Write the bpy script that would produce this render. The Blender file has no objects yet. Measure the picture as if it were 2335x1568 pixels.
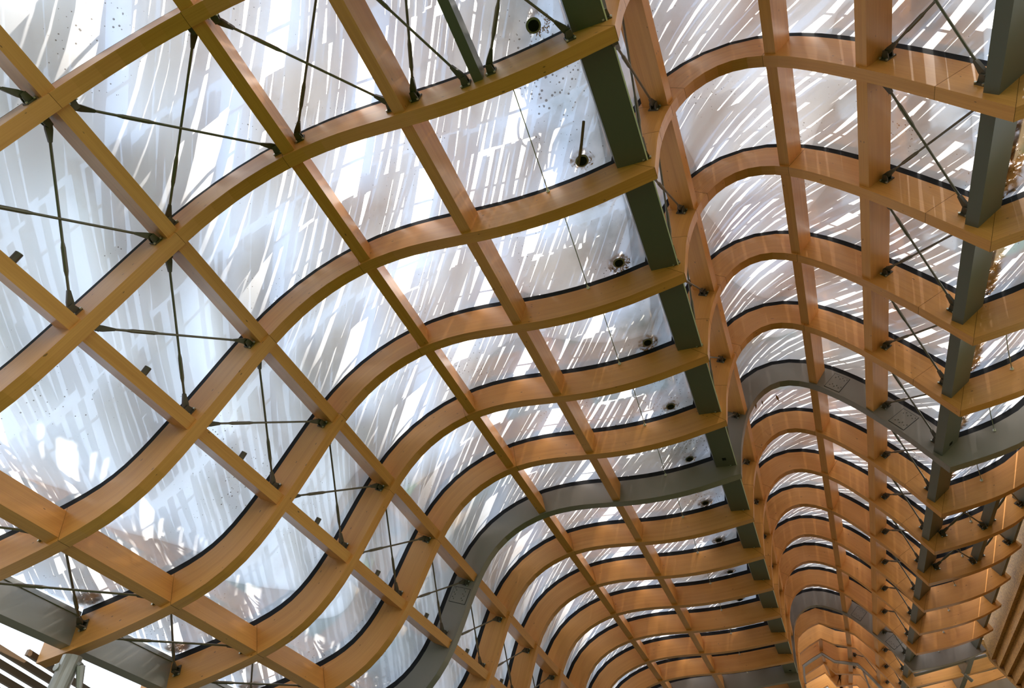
import bpy, math, random
from mathutils import Vector, Matrix, Quaternion

# ------------------------------------------------------------------ camera, sky, sun, exposure
C = bpy.context.scene.collection
scene = bpy.context.scene
S = 1.5            # metres per rib bay
EYE = 1.6          # camera height in metres
Y0 = 0.4638        # bays from the camera to the first rib
F_PX = 1482.72
cam_d = bpy.data.cameras.new('camera')
cam_d.sensor_width = 36.0
cam_d.lens = F_PX / 2335.0 * 36.0
cam_d.clip_end = 2000
cam = bpy.data.objects.new('camera', cam_d)
C.objects.link(cam)
R_ = (0.9282, 0.3722, 0.0)
U_ = (0.2660, -0.6635, 0.6993)
F_ = (-0.2602, 0.6491, 0.7148)
rot = Matrix(((R_[0], U_[0], -F_[0]), (R_[1], U_[1], -F_[1]), (R_[2], U_[2], -F_[2])))
cam.matrix_world = Matrix.Translation((0, 0, EYE)) @ rot.to_4x4()
scene.camera = cam

vs = scene.view_settings
vs.view_transform = 'Standard'
vs.look = 'None'
vs.gamma = 1.0
vs.use_curve_mapping = False
vs.exposure = 0.8

world = bpy.data.worlds.new('sky')
scene.world = world
world.use_nodes = True
wn, wl = world.node_tree.nodes, world.node_tree.links
wn.clear()
w_out = wn.new('ShaderNodeOutputWorld')
w_bg = wn.new('ShaderNodeBackground')
w_bg.inputs['Strength'].default_value = 1.5
w_tc = wn.new('ShaderNodeTexCoord')
w_sep = wn.new('ShaderNodeSeparateXYZ')
w_rmp = wn.new('ShaderNodeValToRGB')
w_rmp.color_ramp.elements[0].position = 0.0
w_rmp.color_ramp.elements[0].color = (0.85, 0.92, 0.95, 1)
w_rmp.color_ramp.elements[1].position = 1.0
w_rmp.color_ramp.elements[1].color = (0.42, 0.62, 0.95, 1)
wl.new(w_tc.outputs['Generated'], w_sep.inputs[0])
wl.new(w_sep.outputs['Z'], w_rmp.inputs[0])
wl.new(w_rmp.outputs[0], w_bg.inputs['Color'])
wl.new(w_bg.outputs[0], w_out.inputs['Surface'])

sun_d = bpy.data.lights.new('sun', 'SUN')
sun_d.energy = 6.2
sun_d.angle = math.radians(0.55)
sun_d.color = (1.0, 0.95, 0.87)
sun = bpy.data.objects.new('sun', sun_d)
C.objects.link(sun)
SUN_DIR = Vector((-0.48, 0.30, -0.82)).normalized()     # the way the light travels
sun.rotation_euler = SUN_DIR.to_track_quat('-Z', 'Y').to_euler()
sun.location = (10, -10, 40)

scene.cycles.max_bounces = 6
scene.cycles.diffuse_bounces = 4
scene.cycles.glossy_bounces = 2
scene.cycles.transmission_bounces = 4
scene.cycles.transparent_max_bounces = 6
scene.cycles.caustics_reflective = False
scene.cycles.caustics_refractive = False


# ------------------------------------------------------------------ materials
def nodes(name):
    m = bpy.data.materials.new(name)
    m.use_nodes = True
    n, l = m.node_tree.nodes, m.node_tree.links
    n.clear()
    out = n.new('ShaderNodeOutputMaterial')
    return m, n, l, out


def mth(n, l, op, a, b=None, clamp=False):
    x = n.new('ShaderNodeMath')
    x.operation = op
    x.use_clamp = clamp
    for i, v in enumerate((a, b)):
        if v is None:
            continue
        if isinstance(v, (int, float)):
            x.inputs[i].default_value = v
        else:
            l.new(v, x.inputs[i])
    return x.outputs[0]


def mixc(n, l, fac, a, b, mode='MIX'):
    x = n.new('ShaderNodeMix')
    x.data_type = 'RGBA'
    x.blend_type = mode
    if isinstance(fac, (int, float)):
        x.inputs[0].default_value = fac
    else:
        l.new(fac, x.inputs[0])
    for i, v in ((6, a), (7, b)):
        if isinstance(v, tuple):
            x.inputs[i].default_value = v
        else:
            l.new(v, x.inputs[i])
    return x.outputs[2]


def timber_mat(name, light, dark, rough=0.36):
    m, n, l, out = nodes(name)
    p = n.new('ShaderNodeBsdfPrincipled')
    l.new(p.outputs[0], out.inputs[0])
    p.inputs['Roughness'].default_value = rough
    p.inputs['Specular IOR Level'].default_value = 0.45
    uv = n.new('ShaderNodeUVMap')
    uv.uv_map = 'UVMap'
    oi = n.new('ShaderNodeObjectInfo')
    sp = n.new('ShaderNodeSeparateXYZ')
    l.new(uv.outputs[0], sp.inputs[0])
    off = mth(n, l, 'MULTIPLY', oi.outputs['Random'], 37.0)
    u = mth(n, l, 'ADD', sp.outputs[0], off)
    v = mth(n, l, 'ADD', sp.outputs[1], off)

    def vec(a, b, sa, sb):
        c = n.new('ShaderNodeCombineXYZ')
        l.new(mth(n, l, 'MULTIPLY', a, sa), c.inputs[0])
        l.new(mth(n, l, 'MULTIPLY', b, sb), c.inputs[1])
        return c.outputs[0]
    grain = n.new('ShaderNodeTexNoise')
    grain.inputs['Scale'].default_value = 1.0
    grain.inputs['Detail'].default_value = 4.0
    grain.inputs['Roughness'].default_value = 0.6
    l.new(vec(u, v, 1.3, 70.0), grain.inputs['Vector'])
    broad = n.new('ShaderNodeTexNoise')
    broad.inputs['Scale'].default_value = 1.0
    broad.inputs['Detail'].default_value = 2.0
    l.new(vec(u, v, 0.9, 5.0), broad.inputs['Vector'])
    lam = n.new('ShaderNodeTexWhiteNoise')
    lam.noise_dimensions = '1D'
    l.new(mth(n, l, 'FLOOR', mth(n, l, 'MULTIPLY', v, 26.0)), lam.inputs['W'])
    kn = n.new('ShaderNodeTexVoronoi')
    kn.inputs['Scale'].default_value = 1.0
    l.new(vec(u, v, 7.0, 17.0), kn.inputs['Vector'])
    ksep = n.new('ShaderNodeSeparateColor')
    l.new(kn.outputs['Color'], ksep.inputs[0])
    size = mth(n, l, 'MULTIPLY', mth(n, l, 'SUBTRACT', ksep.outputs[0], 0.40, True), 0.26)
    kmask = mth(n, l, 'MULTIPLY', mth(n, l, 'SUBTRACT', size, kn.outputs['Distance'], True), 22.0, True)
    t = mth(n, l, 'ADD', mth(n, l, 'MULTIPLY', grain.outputs[0], 0.55), mth(n, l, 'MULTIPLY', broad.outputs[0], 0.35))
    t = mth(n, l, 'ADD', t, mth(n, l, 'MULTIPLY', lam.outputs[0], 0.14))
    t = mth(n, l, 'ADD', t, mth(n, l, 'MULTIPLY', oi.outputs['Random'], 0.12))
    t = mth(n, l, 'MULTIPLY', mth(n, l, 'SUBTRACT', t, 0.22), 1.35, True)
    col = mixc(n, l, t, dark, light)
    col = mixc(n, l, mth(n, l, 'MULTIPLY', kmask, 0.75), col, (0.10, 0.045, 0.02, 1))
    l.new(col, p.inputs['Base Color'])
    b = n.new('ShaderNodeBump')
    b.inputs['Strength'].default_value = 0.08
    b.inputs['Distance'].default_value = 0.004
    l.new(grain.outputs[0], b.inputs['Height'])
    l.new(b.outputs[0], p.inputs['Normal'])
    return m


def plain(name, col, rough=0.5, metal=0.0, spec=0.4, var=0.12, scale=6.0):
    m, n, l, out = nodes(name)
    p = n.new('ShaderNodeBsdfPrincipled')
    l.new(p.outputs[0], out.inputs[0])
    p.inputs['Roughness'].default_value = rough
    p.inputs['Metallic'].default_value = metal
    p.inputs['Specular IOR Level'].default_value = spec
    tc = n.new('ShaderNodeTexCoord')
    nz = n.new('ShaderNodeTexNoise')
    nz.inputs['Scale'].default_value = scale
    nz.inputs['Detail'].default_value = 3.0
    l.new(tc.outputs['Object'], nz.inputs['Vector'])
    lo = tuple(c * (1 - var) for c in col) + (1,)
    hi = tuple(min(1, c * (1 + var)) for c in col) + (1,)
    l.new(mixc(n, l, nz.outputs[0], lo, hi), p.inputs['Base Color'])
    return m


TIMBER = timber_mat('glued_timber', (0.79, 0.362, 0.095, 1), (0.53, 0.200, 0.042, 1))
STEEL = plain('grey_painted_steel', (0.23, 0.195, 0.165), 0.34, 0.0, 0.5, 0.07, 2.5)
BEAM_STEEL = plain('dark_beam_steel', (0.115, 0.11, 0.085), 0.42, 0.0, 0.45, 0.06, 2.5)  # one even tone, darker than the rib steel
SEAM = plain('joint_shadow_gap', (0.10, 0.048, 0.018), 0.8, 0.0, 0.1, 0.2, 8.0)
GALV = plain('galvanised_steel', (0.33, 0.31, 0.27), 0.34, 0.35, 0.5, 0.12, 3.0)
FITTING = plain('dark_bronze_steel', (0.095, 0.08, 0.06), 0.45, 0.3, 0.5, 0.2, 20.0)
ROD = plain('bronze_rod_steel', (0.15, 0.125, 0.09), 0.4, 0.3, 0.5, 0.15, 12.0)
PIN = plain('zinc_pin', (0.55, 0.58, 0.52), 0.3, 0.8, 0.5, 0.1, 20.0)
RUBBER = plain('black_gasket', (0.012, 0.011, 0.012), 0.7, 0.0, 0.2, 0.3, 15.0)
WIRE = plain('wire_steel', (0.30, 0.32, 0.24), 0.4, 0.4, 0.5, 0.1, 10.0)
WHITE = plain('white_fitting', (0.75, 0.75, 0.70), 0.5, 0.0, 0.4, 0.05, 10.0)
DARK = plain('dark_void', (0.012, 0.014, 0.01), 0.8, 0.0, 0.1, 0.2, 5.0)
LITTER = plain('dead_leaves', (0.17, 0.10, 0.04), 0.8, 0.0, 0.2, 0.5, 14.0)
_ln = LITTER.node_tree.nodes
_lp = [n for n in _ln if n.type == 'BSDF_PRINCIPLED'][0]
_lt = _ln.new('ShaderNodeBsdfTranslucent')
_lt.inputs[0].default_value = (0.55, 0.27, 0.05, 1)
_lm = _ln.new('ShaderNodeMixShader')
_lm.inputs[0].default_value = 0.45
_lo = [n for n in _ln if n.type == 'OUTPUT_MATERIAL'][0]
LITTER.node_tree.links.new(_lp.outputs[0], _lm.inputs[1])
LITTER.node_tree.links.new(_lt.outputs[0], _lm.inputs[2])
LITTER.node_tree.links.new(_lm.outputs[0], _lo.inputs[0])
TIMBER_DARK = timber_mat('dark_brown_timber', (0.13, 0.078, 0.04, 1), (0.075, 0.042, 0.02, 1), 0.6)  # dark brown base tones for the screen slats
SOFFIT = plain('grey_soffit', (0.30, 0.26, 0.22), 0.7, 0.0, 0.2, 0.06, 1.5)


def osb_mat():
    m, n, l, out = nodes('strand_board')
    p = n.new('ShaderNodeBsdfPrincipled')
    l.new(p.outputs[0], out.inputs[0])
    p.inputs['Roughness'].default_value = 0.7
    tc = n.new('ShaderNodeTexCoord')
    vo = n.new('ShaderNodeTexVoronoi')
    vo.inputs['Scale'].default_value = 55.0
    mp = n.new('ShaderNodeMapping')
    mp.inputs['Scale'].default_value = (1, 0.55, 1)
    l.new(tc.outputs['Object'], mp.inputs[0])
    l.new(mp.outputs[0], vo.inputs['Vector'])
    nz = n.new('ShaderNodeTexNoise')
    nz.inputs['Scale'].default_value = 3.0
    nz.inputs['Detail'].default_value = 6.0
    l.new(tc.outputs['Object'], nz.inputs['Vector'])
    s = n.new('ShaderNodeSeparateColor')
    l.new(vo.outputs['Color'], s.inputs[0])
    f = mth(n, l, 'ADD', mth(n, l, 'MULTIPLY', s.outputs[0], 0.6), mth(n, l, 'MULTIPLY', nz.outputs[0], 0.4))
    l.new(mixc(n, l, f, (0.20, 0.075, 0.010, 1), (0.66, 0.33, 0.07, 1)), p.inputs['Base Color'])
    return m


OSB = osb_mat()


def membrane_mat():
    """Clear-white roof film: scatters the light that falls on it, lets a little straight through, shines a little."""
    m, n, l, out = nodes('translucent_roof_film')
    tc = n.new('ShaderNodeTexCoord')
    vo = n.new('ShaderNodeTexVoronoi')
    vo.inputs['Scale'].default_value = 26.0
    l.new(tc.outputs['Object'], vo.inputs['Vector'])
    sc = n.new('ShaderNodeSeparateColor')
    l.new(vo.outputs['Color'], sc.inputs[0])
    nz = n.new('ShaderNodeTexNoise')
    nz.inputs['Scale'].default_value = 0.9
    nz.inputs['Detail'].default_value = 3.0
    l.new(tc.outputs['Object'], nz.inputs['Vector'])
    dens = mth(n, l, 'MULTIPLY', mth(n, l, 'SUBTRACT', nz.outputs[0], 0.42, True), 1.1)
    xs = n.new('ShaderNodeSeparateXYZ')
    l.new(tc.outputs['Object'], xs.inputs[0])
    gut = mth(n, l, 'SUBTRACT', 1.0, mth(n, l, 'MULTIPLY', mth(n, l, 'ABSOLUTE', mth(n, l, 'ADD', xs.outputs[0], 0.55)), 1.5), True)
    dens = mth(n, l, 'ADD', dens, mth(n, l, 'MULTIPLY', gut, 0.16))
    sz = mth(n, l, 'MULTIPLY', sc.outputs[0], dens)
    spot = mth(n, l, 'MULTIPLY', mth(n, l, 'SUBTRACT', sz, vo.outputs['Distance'], True), 30.0, True)
    nz2 = n.new('ShaderNodeTexNoise')
    nz2.inputs['Scale'].default_value = 2.2
    nz2.inputs['Detail'].default_value = 5.0
    l.new(tc.outputs['Object'], nz2.inputs['Vector'])
    stain = mth(n, l, 'MULTIPLY', mth(n, l, 'SUBTRACT', nz2.outputs[0], 0.56, True), 1.6, True)
    col = mixc(n, l, stain, (0.93, 0.93, 0.935, 1), (0.66, 0.55, 0.45, 1))
    grime = mth(n, l, 'MULTIPLY', mth(n, l, 'MULTIPLY', gut, mth(n, l, 'SUBTRACT', nz2.outputs[0], 0.40, True)), 2.6, True)
    col = mixc(n, l, grime, col, (0.42, 0.43, 0.37, 1))
    col = mixc(n, l, mth(n, l, 'MULTIPLY', spot, 0.8), col, (0.18, 0.14, 0.10, 1))
    tr = n.new('ShaderNodeBsdfTranslucent')
    l.new(col, tr.inputs[0])
    tp = n.new('ShaderNodeBsdfTransparent')
    l.new(col, tp.inputs[0])
    mx = n.new('ShaderNodeMixShader')
    mx.inputs[0].default_value = 0.095
    l.new(tr.outputs[0], mx.inputs[1])
    l.new(tp.outputs[0], mx.inputs[2])
    gl = n.new('ShaderNodeBsdfGlossy')
    gl.inputs['Roughness'].default_value = 0.12
    fr = n.new('ShaderNodeFresnel')
    fr.inputs[0].default_value = 1.35
    m2 = n.new('ShaderNodeMixShader')
    l.new(mth(n, l, 'MULTIPLY', fr.outputs[0], 0.5), m2.inputs[0])
    l.new(mx.outputs[0], m2.inputs[1])
    l.new(gl.outputs[0], m2.inputs[2])
    l.new(m2.outputs[0], out.inputs[0])
    return m


FILM = membrane_mat()


def bamboo_mat():
    m, n, l, out = nodes('split_bamboo')
    oi = n.new('ShaderNodeTexCoord')
    nz = n.new('ShaderNodeTexNoise')
    nz.inputs['Scale'].default_value = 4.5
    nz.inputs['Detail'].default_value = 3.0
    l.new(oi.outputs['Object'], nz.inputs['Vector'])
    uv = n.new('ShaderNodeUVMap')
    uv.uv_map = 'UVMap'
    sp = n.new('ShaderNodeSeparateXYZ')
    l.new(uv.outputs[0], sp.inputs[0])
    pale = mixc(n, l, nz.outputs[0], (0.72, 0.66, 0.60, 1), (0.92, 0.91, 0.90, 1))
    brown = mixc(n, l, nz.outputs[0], (0.34, 0.18, 0.08, 1), (0.62, 0.42, 0.26, 1))
    col = mixc(n, l, mth(n, l, 'MULTIPLY', mth(n, l, 'SUBTRACT', sp.outputs[0], 0.55, True), 5.0, True), pale, brown)
    d = n.new('ShaderNodeBsdfDiffuse')
    l.new(col, d.inputs[0])
    t = n.new('ShaderNodeBsdfTranslucent')
    l.new(col, t.inputs[0])
    mx = n.new('ShaderNodeMixShader')
    mx.inputs[0].default_value = 0.44
    l.new(d.outputs[0], mx.inputs[1])
    l.new(t.outputs[0], mx.inputs[2])
    l.new(mx.outputs[0], out.inputs[0])
    return m


BAMBOO = bamboo_mat()


def grass_mat():
    m, n, l, out = nodes('planted_ground')
    p = n.new('ShaderNodeBsdfPrincipled')
    l.new(p.outputs[0], out.inputs[0])
    p.inputs['Roughness'].default_value = 0.9
    tc = n.new('ShaderNodeTexCoord')
    nz = n.new('ShaderNodeTexNoise')
    nz.inputs['Scale'].default_value = 0.6
    nz.inputs['Detail'].default_value = 6.0
    l.new(tc.outputs['Object'], nz.inputs['Vector'])
    l.new(mixc(n, l, nz.outputs[0], (0.008, 0.052, 0.003, 1), (0.026, 0.070, 0.006, 1)), p.inputs['Base Color'])
    return m


GROUND = grass_mat()
WARM_BOUNCE = plain('warm_bounce_slab', (0.24, 0.165, 0.085), 0.8, 0.0, 0.2, 0.1, 1.0)
PALE_BOUNCE = plain('pale_bounce_slab', (0.22, 0.18, 0.14), 0.8, 0.0, 0.2, 0.08, 1.0)
LEAF = plain('green_leaf', (0.20, 0.42, 0.08), 0.6, 0.0, 0.3, 0.4, 3.0)
BARK = plain('bark', (0.16, 0.11, 0.07), 0.9, 0.0, 0.1, 0.3, 8.0)
GLASS, gn_, gl_, go_ = nodes('clear_pane')
_t = gn_.new('ShaderNodeBsdfTransparent')
_t.inputs[0].default_value = (0.95, 0.97, 0.96, 1)
_g = gn_.new('ShaderNodeBsdfGlossy')
_g.inputs['Roughness'].default_value = 0.02
_f = gn_.new('ShaderNodeFresnel')
_f.inputs[0].default_value = 1.3
_x = gn_.new('ShaderNodeMixShader')
gl_.new(_f.outputs[0], _x.inputs[0])
gl_.new(_t.outputs[0], _x.inputs[1])
gl_.new(_g.outputs[0], _x.inputs[2])
gl_.new(_x.outputs[0], go_.inputs[0])


# ------------------------------------------------------------------ object helpers
def W(x, y, z):
    """bay units (x, bays from the camera, z above the camera) to metres"""
    return Vector((x * S, y * S, z * S + EYE))


class MB:
    def __init__(self):
        self.v, self.f, self.uv = [], [], []

    def quad(self, a, b, c, d, uvs=None):
        i = len(self.v)
        self.v += [a, b, c, d]
        self.f.append((i, i + 1, i + 2, i + 3))
        self.uv += uvs or [(0, 0), (1, 0), (1, 1), (0, 1)]

    def ngon(self, pts):
        i = len(self.v)
        self.v += list(pts)
        self.f.append(tuple(range(i, i + len(pts))))
        self.uv += [(0, 0)] * len(pts)

    def hexa(self, a, b, length=None):
        """a box between the end sections a and b (four corners each, in the same turn)"""
        L = (b[0] - a[0]).length
        acc = 0.0
        for i in range(4):
            j = (i + 1) % 4
            w = (a[j] - a[i]).length
            self.quad(a[i], a[j], b[j], b[i], [(0, acc), (0, acc + w), (L, acc + w), (L, acc)])
            acc += w + 0.17
        self.quad(a[3], a[2], a[1], a[0])
        self.quad(b[0], b[1], b[2], b[3])

    def tube(self, p, q, r, n=10, r2=None, caps=True):
        p, q = Vector(p), Vector(q)
        r2 = r if r2 is None else r2
        d = (q - p).normalized()
        a = d.orthogonal().normalized()
        b = d.cross(a)
        A = [p + (a * math.cos(t) + b * math.sin(t)) * r for t in [2 * math.pi * i / n for i in range(n)]]
        B = [q + (a * math.cos(t) + b * math.sin(t)) * r2 for t in [2 * math.pi * i / n for i in range(n)]]
        for i in range(n):
            j = (i + 1) % n
            self.quad(A[i], A[j], B[j], B[i])
        if caps:
            self.ngon(A[::-1])
            self.ngon(B)

    def mesh(self, name, mat, origin=None, weld=True, smooth=False):
        o = Vector(origin) if origin is not None else Vector((0, 0, 0))
        me = bpy.data.meshes.new(name)
        me.from_pydata([tuple(Vector(p) - o) for p in self.v], [], self.f)
        l = me.uv_layers.new(name='UVMap')
        k = 0
        for poly in me.polygons:
            for li in poly.loop_indices:
                l.data[li].uv = self.uv[k]
                k += 1
        me.materials.append(mat)
        if smooth:
            for poly in me.polygons:
                poly.use_smooth = True
        me.update()
        return me


def tag(o, label=None, cat=None, group=None, kind=None):
    if label:
        o['label'] = label
    if cat:
        o['category'] = cat
    if group:
        o['group'] = group
    if kind:
        o['kind'] = kind
    return o


def empty(name, loc, label, cat, group=None):
    o = bpy.data.objects.new(name, None)
    o.empty_display_size = 0.1
    o.location = loc
    C.objects.link(o)
    return tag(o, label, cat, group)


def link(name, me, loc=(0, 0, 0), parent=None):
    o = bpy.data.objects.new(name, me)
    o.location = Vector(loc) - (parent_loc(parent) if parent else Vector((0, 0, 0)))
    if parent:
        o.parent = parent
    C.objects.link(o)
    return o


def parent_loc(p):
    v = Vector((0, 0, 0))
    while p:
        v += p.location
        p = p.parent
    return v


def part(name, mb, mat, parent, smooth=False):
    """mesh built in metres, hung under parent (only moved, never turned)"""
    o0 = parent_loc(parent)
    o = bpy.data.objects.new(name, mb.mesh(name, mat, o0, smooth=smooth))
    o.parent = parent
    C.objects.link(o)
    return o


def solo(name, mb, mat, label, cat, group=None, kind=None, origin=None, smooth=False):
    org = Vector(origin) if origin is not None else Vector(mb.v[0])
    o = bpy.data.objects.new(name, mb.mesh(name, mat, org, smooth=smooth))
    o.location = org
    C.objects.link(o)
    return tag(o, label, cat, group, kind)


ORD = ['first', 'second', 'third', 'fourth', 'fifth', 'sixth', 'seventh', 'eighth', 'ninth', 'tenth', 'eleventh', 'twelfth',
       'thirteenth', 'fourteenth', 'fifteenth', 'sixteenth', 'seventeenth', 'eighteenth', 'nineteenth', 'twentieth', 'twenty-first']

# ------------------------------------------------------------------ the wave: one profile per rib, in bay units
N2L = [(-5.30, 1.845), (-5.10, 1.875), (-4.80, 1.93), (-4.553, 1.985), (-4.345, 2.036), (-4.173, 2.088), (-4.06, 2.122), (-3.929, 2.166),
       (-3.804, 2.223), (-3.69, 2.299), (-3.599, 2.399), (-3.487, 2.553), (-3.432, 2.653), (-3.375, 2.767), (-3.288, 2.926), (-3.146, 3.205),
       (-2.992, 3.53), (-2.889, 3.69), (-2.779, 3.825), (-2.64, 3.954), (-2.488, 4.045), (-2.257, 4.12), (-2.198, 4.134), (-2.032, 4.145),
       (-1.741, 4.116), (-1.566, 4.067), (-1.376, 4.024), (-1.192, 3.983), (-0.956, 3.949), (-0.727, 3.939), (-0.457, 3.947),
       (-0.237, 3.979), (0.07, 4.047)]
N6L = [(-5.22, 1.79), (-5.02, 1.82), (-4.72, 1.875), (-4.475, 1.93), (-4.267, 1.981), (-4.095, 2.033), (-3.98, 2.067), (-3.85, 2.115),
       (-3.74, 2.18), (-3.63, 2.255), (-3.535, 2.345), (-3.369, 2.557), (-3.276, 2.736), (-3.231, 2.86), (-3.171, 3.05), (-3.085, 3.30),
       (-2.996, 3.52), (-2.911, 3.68), (-2.799, 3.815), (-2.666, 3.928), (-2.474, 4.03), (-2.234, 4.102), (-2.167, 4.117), (-1.905, 4.125),
       (-1.631, 4.10), (-1.321, 4.044), (-1.02, 4.003), (-0.681, 3.991), (-0.344, 4.012), (0.097, 4.076)]
N2R = [(0.07, 4.047), (0.098, 4.2), (0.127, 4.344), (0.169, 4.503), (0.23, 4.662), (0.294, 4.802), (0.38, 4.935), (0.474, 5.05), (0.585, 5.14),
       (0.71, 5.198), (0.857, 5.207), (0.987, 5.151), (1.11, 5.046), (1.224, 4.905), (1.34, 4.715), (1.475, 4.475), (1.565, 4.31),
       (1.66, 4.108), (1.771, 3.866), (1.868, 3.652), (1.966, 3.43)]
N6R = [(0.097, 4.076), (0.161, 4.361), (0.249, 4.615), (0.345, 4.828), (0.433, 4.972), (0.551, 5.097), (0.687, 5.185), (0.808, 5.214),
       (0.923, 5.195), (1.039, 5.129), (1.173, 5.02), (1.315, 4.855), (1.509, 4.59), (1.657, 4.325), (1.813, 4.055), (1.925, 3.83), (1.983, 3.665)]
N13R = [(0.127, 4.149), (0.175, 4.45), (0.25, 4.82), (0.343, 5.11), (0.45, 5.245), (0.572, 5.331), (0.70, 5.375), (0.835, 5.386), (1.03, 5.30),
        (1.23, 5.182), (1.359, 5.06), (1.561, 4.78), (1.765, 4.475), (1.982, 4.034)]
N15R = [(0.13, 4.16), (0.19, 4.6), (0.26, 5.0), (0.33, 5.241), (0.563, 5.369), (0.824, 5.476), (1.029, 5.335), (1.22, 5.27), (1.42, 5.19),
        (1.586, 4.93), (1.78, 4.57), (1.99, 4.12)]
N16R = [(0.13, 4.17), (0.20, 4.7), (0.26, 5.1), (0.323, 5.33), (0.56, 5.44), (0.808, 5.541), (1.014, 5.346), (1.23, 5.29), (1.448, 5.225),
        (1.596, 4.98), (1.78, 4.63), (1.99, 4.16)]
N17R = [(0.13, 4.17), (0.20, 4.75), (0.26, 5.15), (0.325, 5.43), (0.56, 5.53), (0.818, 5.643), (1.004, 5.384), (1.25, 5.345), (1.498, 5.30),
        (1.62, 5.06), (1.80, 4.68), (2.0, 4.20)]
N18R = [(0.13, 4.18), (0.20, 4.8), (0.26, 5.25), (0.328, 5.57), (0.56, 5.65), (0.833, 5.747), (0.983, 5.422), (1.20, 5.41), (1.44, 5.39),
        (1.62, 5.12), (1.80, 4.72), (2.0, 4.24)]


def resample(pts, n):
    d = [0.0]
    for a, b in zip(pts, pts[1:]):
        d.append(d[-1] + math.hypot(b[0] - a[0], b[1] - a[1]))
    out = []
    j = 0
    for i in range(n):
        t = d[-1] * i / (n - 1)
        while j < len(d) - 2 and d[j + 1] < t:
            j += 1
        w = (t - d[j]) / (d[j + 1] - d[j])
        out.append((pts[j][0] + (pts[j + 1][0] - pts[j][0]) * w, pts[j][1] + (pts[j + 1][1] - pts[j][1]) * w))
    return out


def resample_keep(pts, n):
    """n points that include every corner of pts"""
    L = [math.hypot(b[0] - a[0], b[1] - a[1]) for a, b in zip(pts, pts[1:])]
    cnt = [1] * len(L)
    for _ in range(n - 1 - len(L)):
        i = max(range(len(L)), key=lambda q: L[q] / cnt[q])
        cnt[i] += 1
    out = [pts[0]]
    for a, b, c in zip(pts, pts[1:], cnt):
        out += [(a[0] + (b[0] - a[0]) * j / c, a[1] + (b[1] - a[1]) * j / c) for j in range(1, c + 1)]
    return out


def smooth_pts(pts, it):
    for _ in range(it):
        pts = [pts[0]] + [((a[0] + 2 * b[0] + c[0]) / 4, (a[1] + 2 * b[1] + c[1]) / 4) for a, b, c in zip(pts, pts[1:], pts[2:])] + [pts[-1]]
    return pts


def split_apex(r):
    i = max(range(len(r)), key=lambda q: r[q][1])
    return r[:i + 1], r[i:]


def two(r, sm):
    a, b = split_apex(r)
    if sm == 0:
        return resample_keep(a, 14) + resample_keep(b, 18)[1:]
    return smooth_pts(resample(a, 14) + resample(b, 18)[1:], sm)


RK = [(2, two(N2R, 3)), (6, two(N6R, 3)), (13, two(N13R, 2)), (15, two(N15R, 0)), (16, two(N16R, 0)), (17, two(N17R, 0)), (18, two(N18R, 0)),
      (22, two(N18R, 0))]
L2 = smooth_pts(resample(N2L, 44), 3)
L6 = smooth_pts(resample(N6L, 44), 3)


def lerp2(a, b, t):
    return [(p[0] + (q[0] - p[0]) * t, p[1] + (q[1] - p[1]) * t) for p, q in zip(a, b)]


def run_R(k):
    for (a, pa), (b, pb) in zip(RK, RK[1:]):
        if k <= b:
            return lerp2(pa, pb, (k - a) / (b - a))
    return RK[-1][1]


RRSH = [(0, 0), (0.2, 0.075), (0.373, 0.16), (0.57, 0.304), (0.79, 0.58), (1, 1)]


def normals(pts):
    out = []
    for i in range(len(pts)):
        a, b = pts[max(0, i - 1)], pts[min(len(pts) - 1, i + 1)]
        tx, tz = b[0] - a[0], b[1] - a[1]
        h = math.hypot(tx, tz)
        out.append((-tz / h, tx / h))
    return out


NL, NR, NRR = 44, 31, 9
PROF = {}


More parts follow.
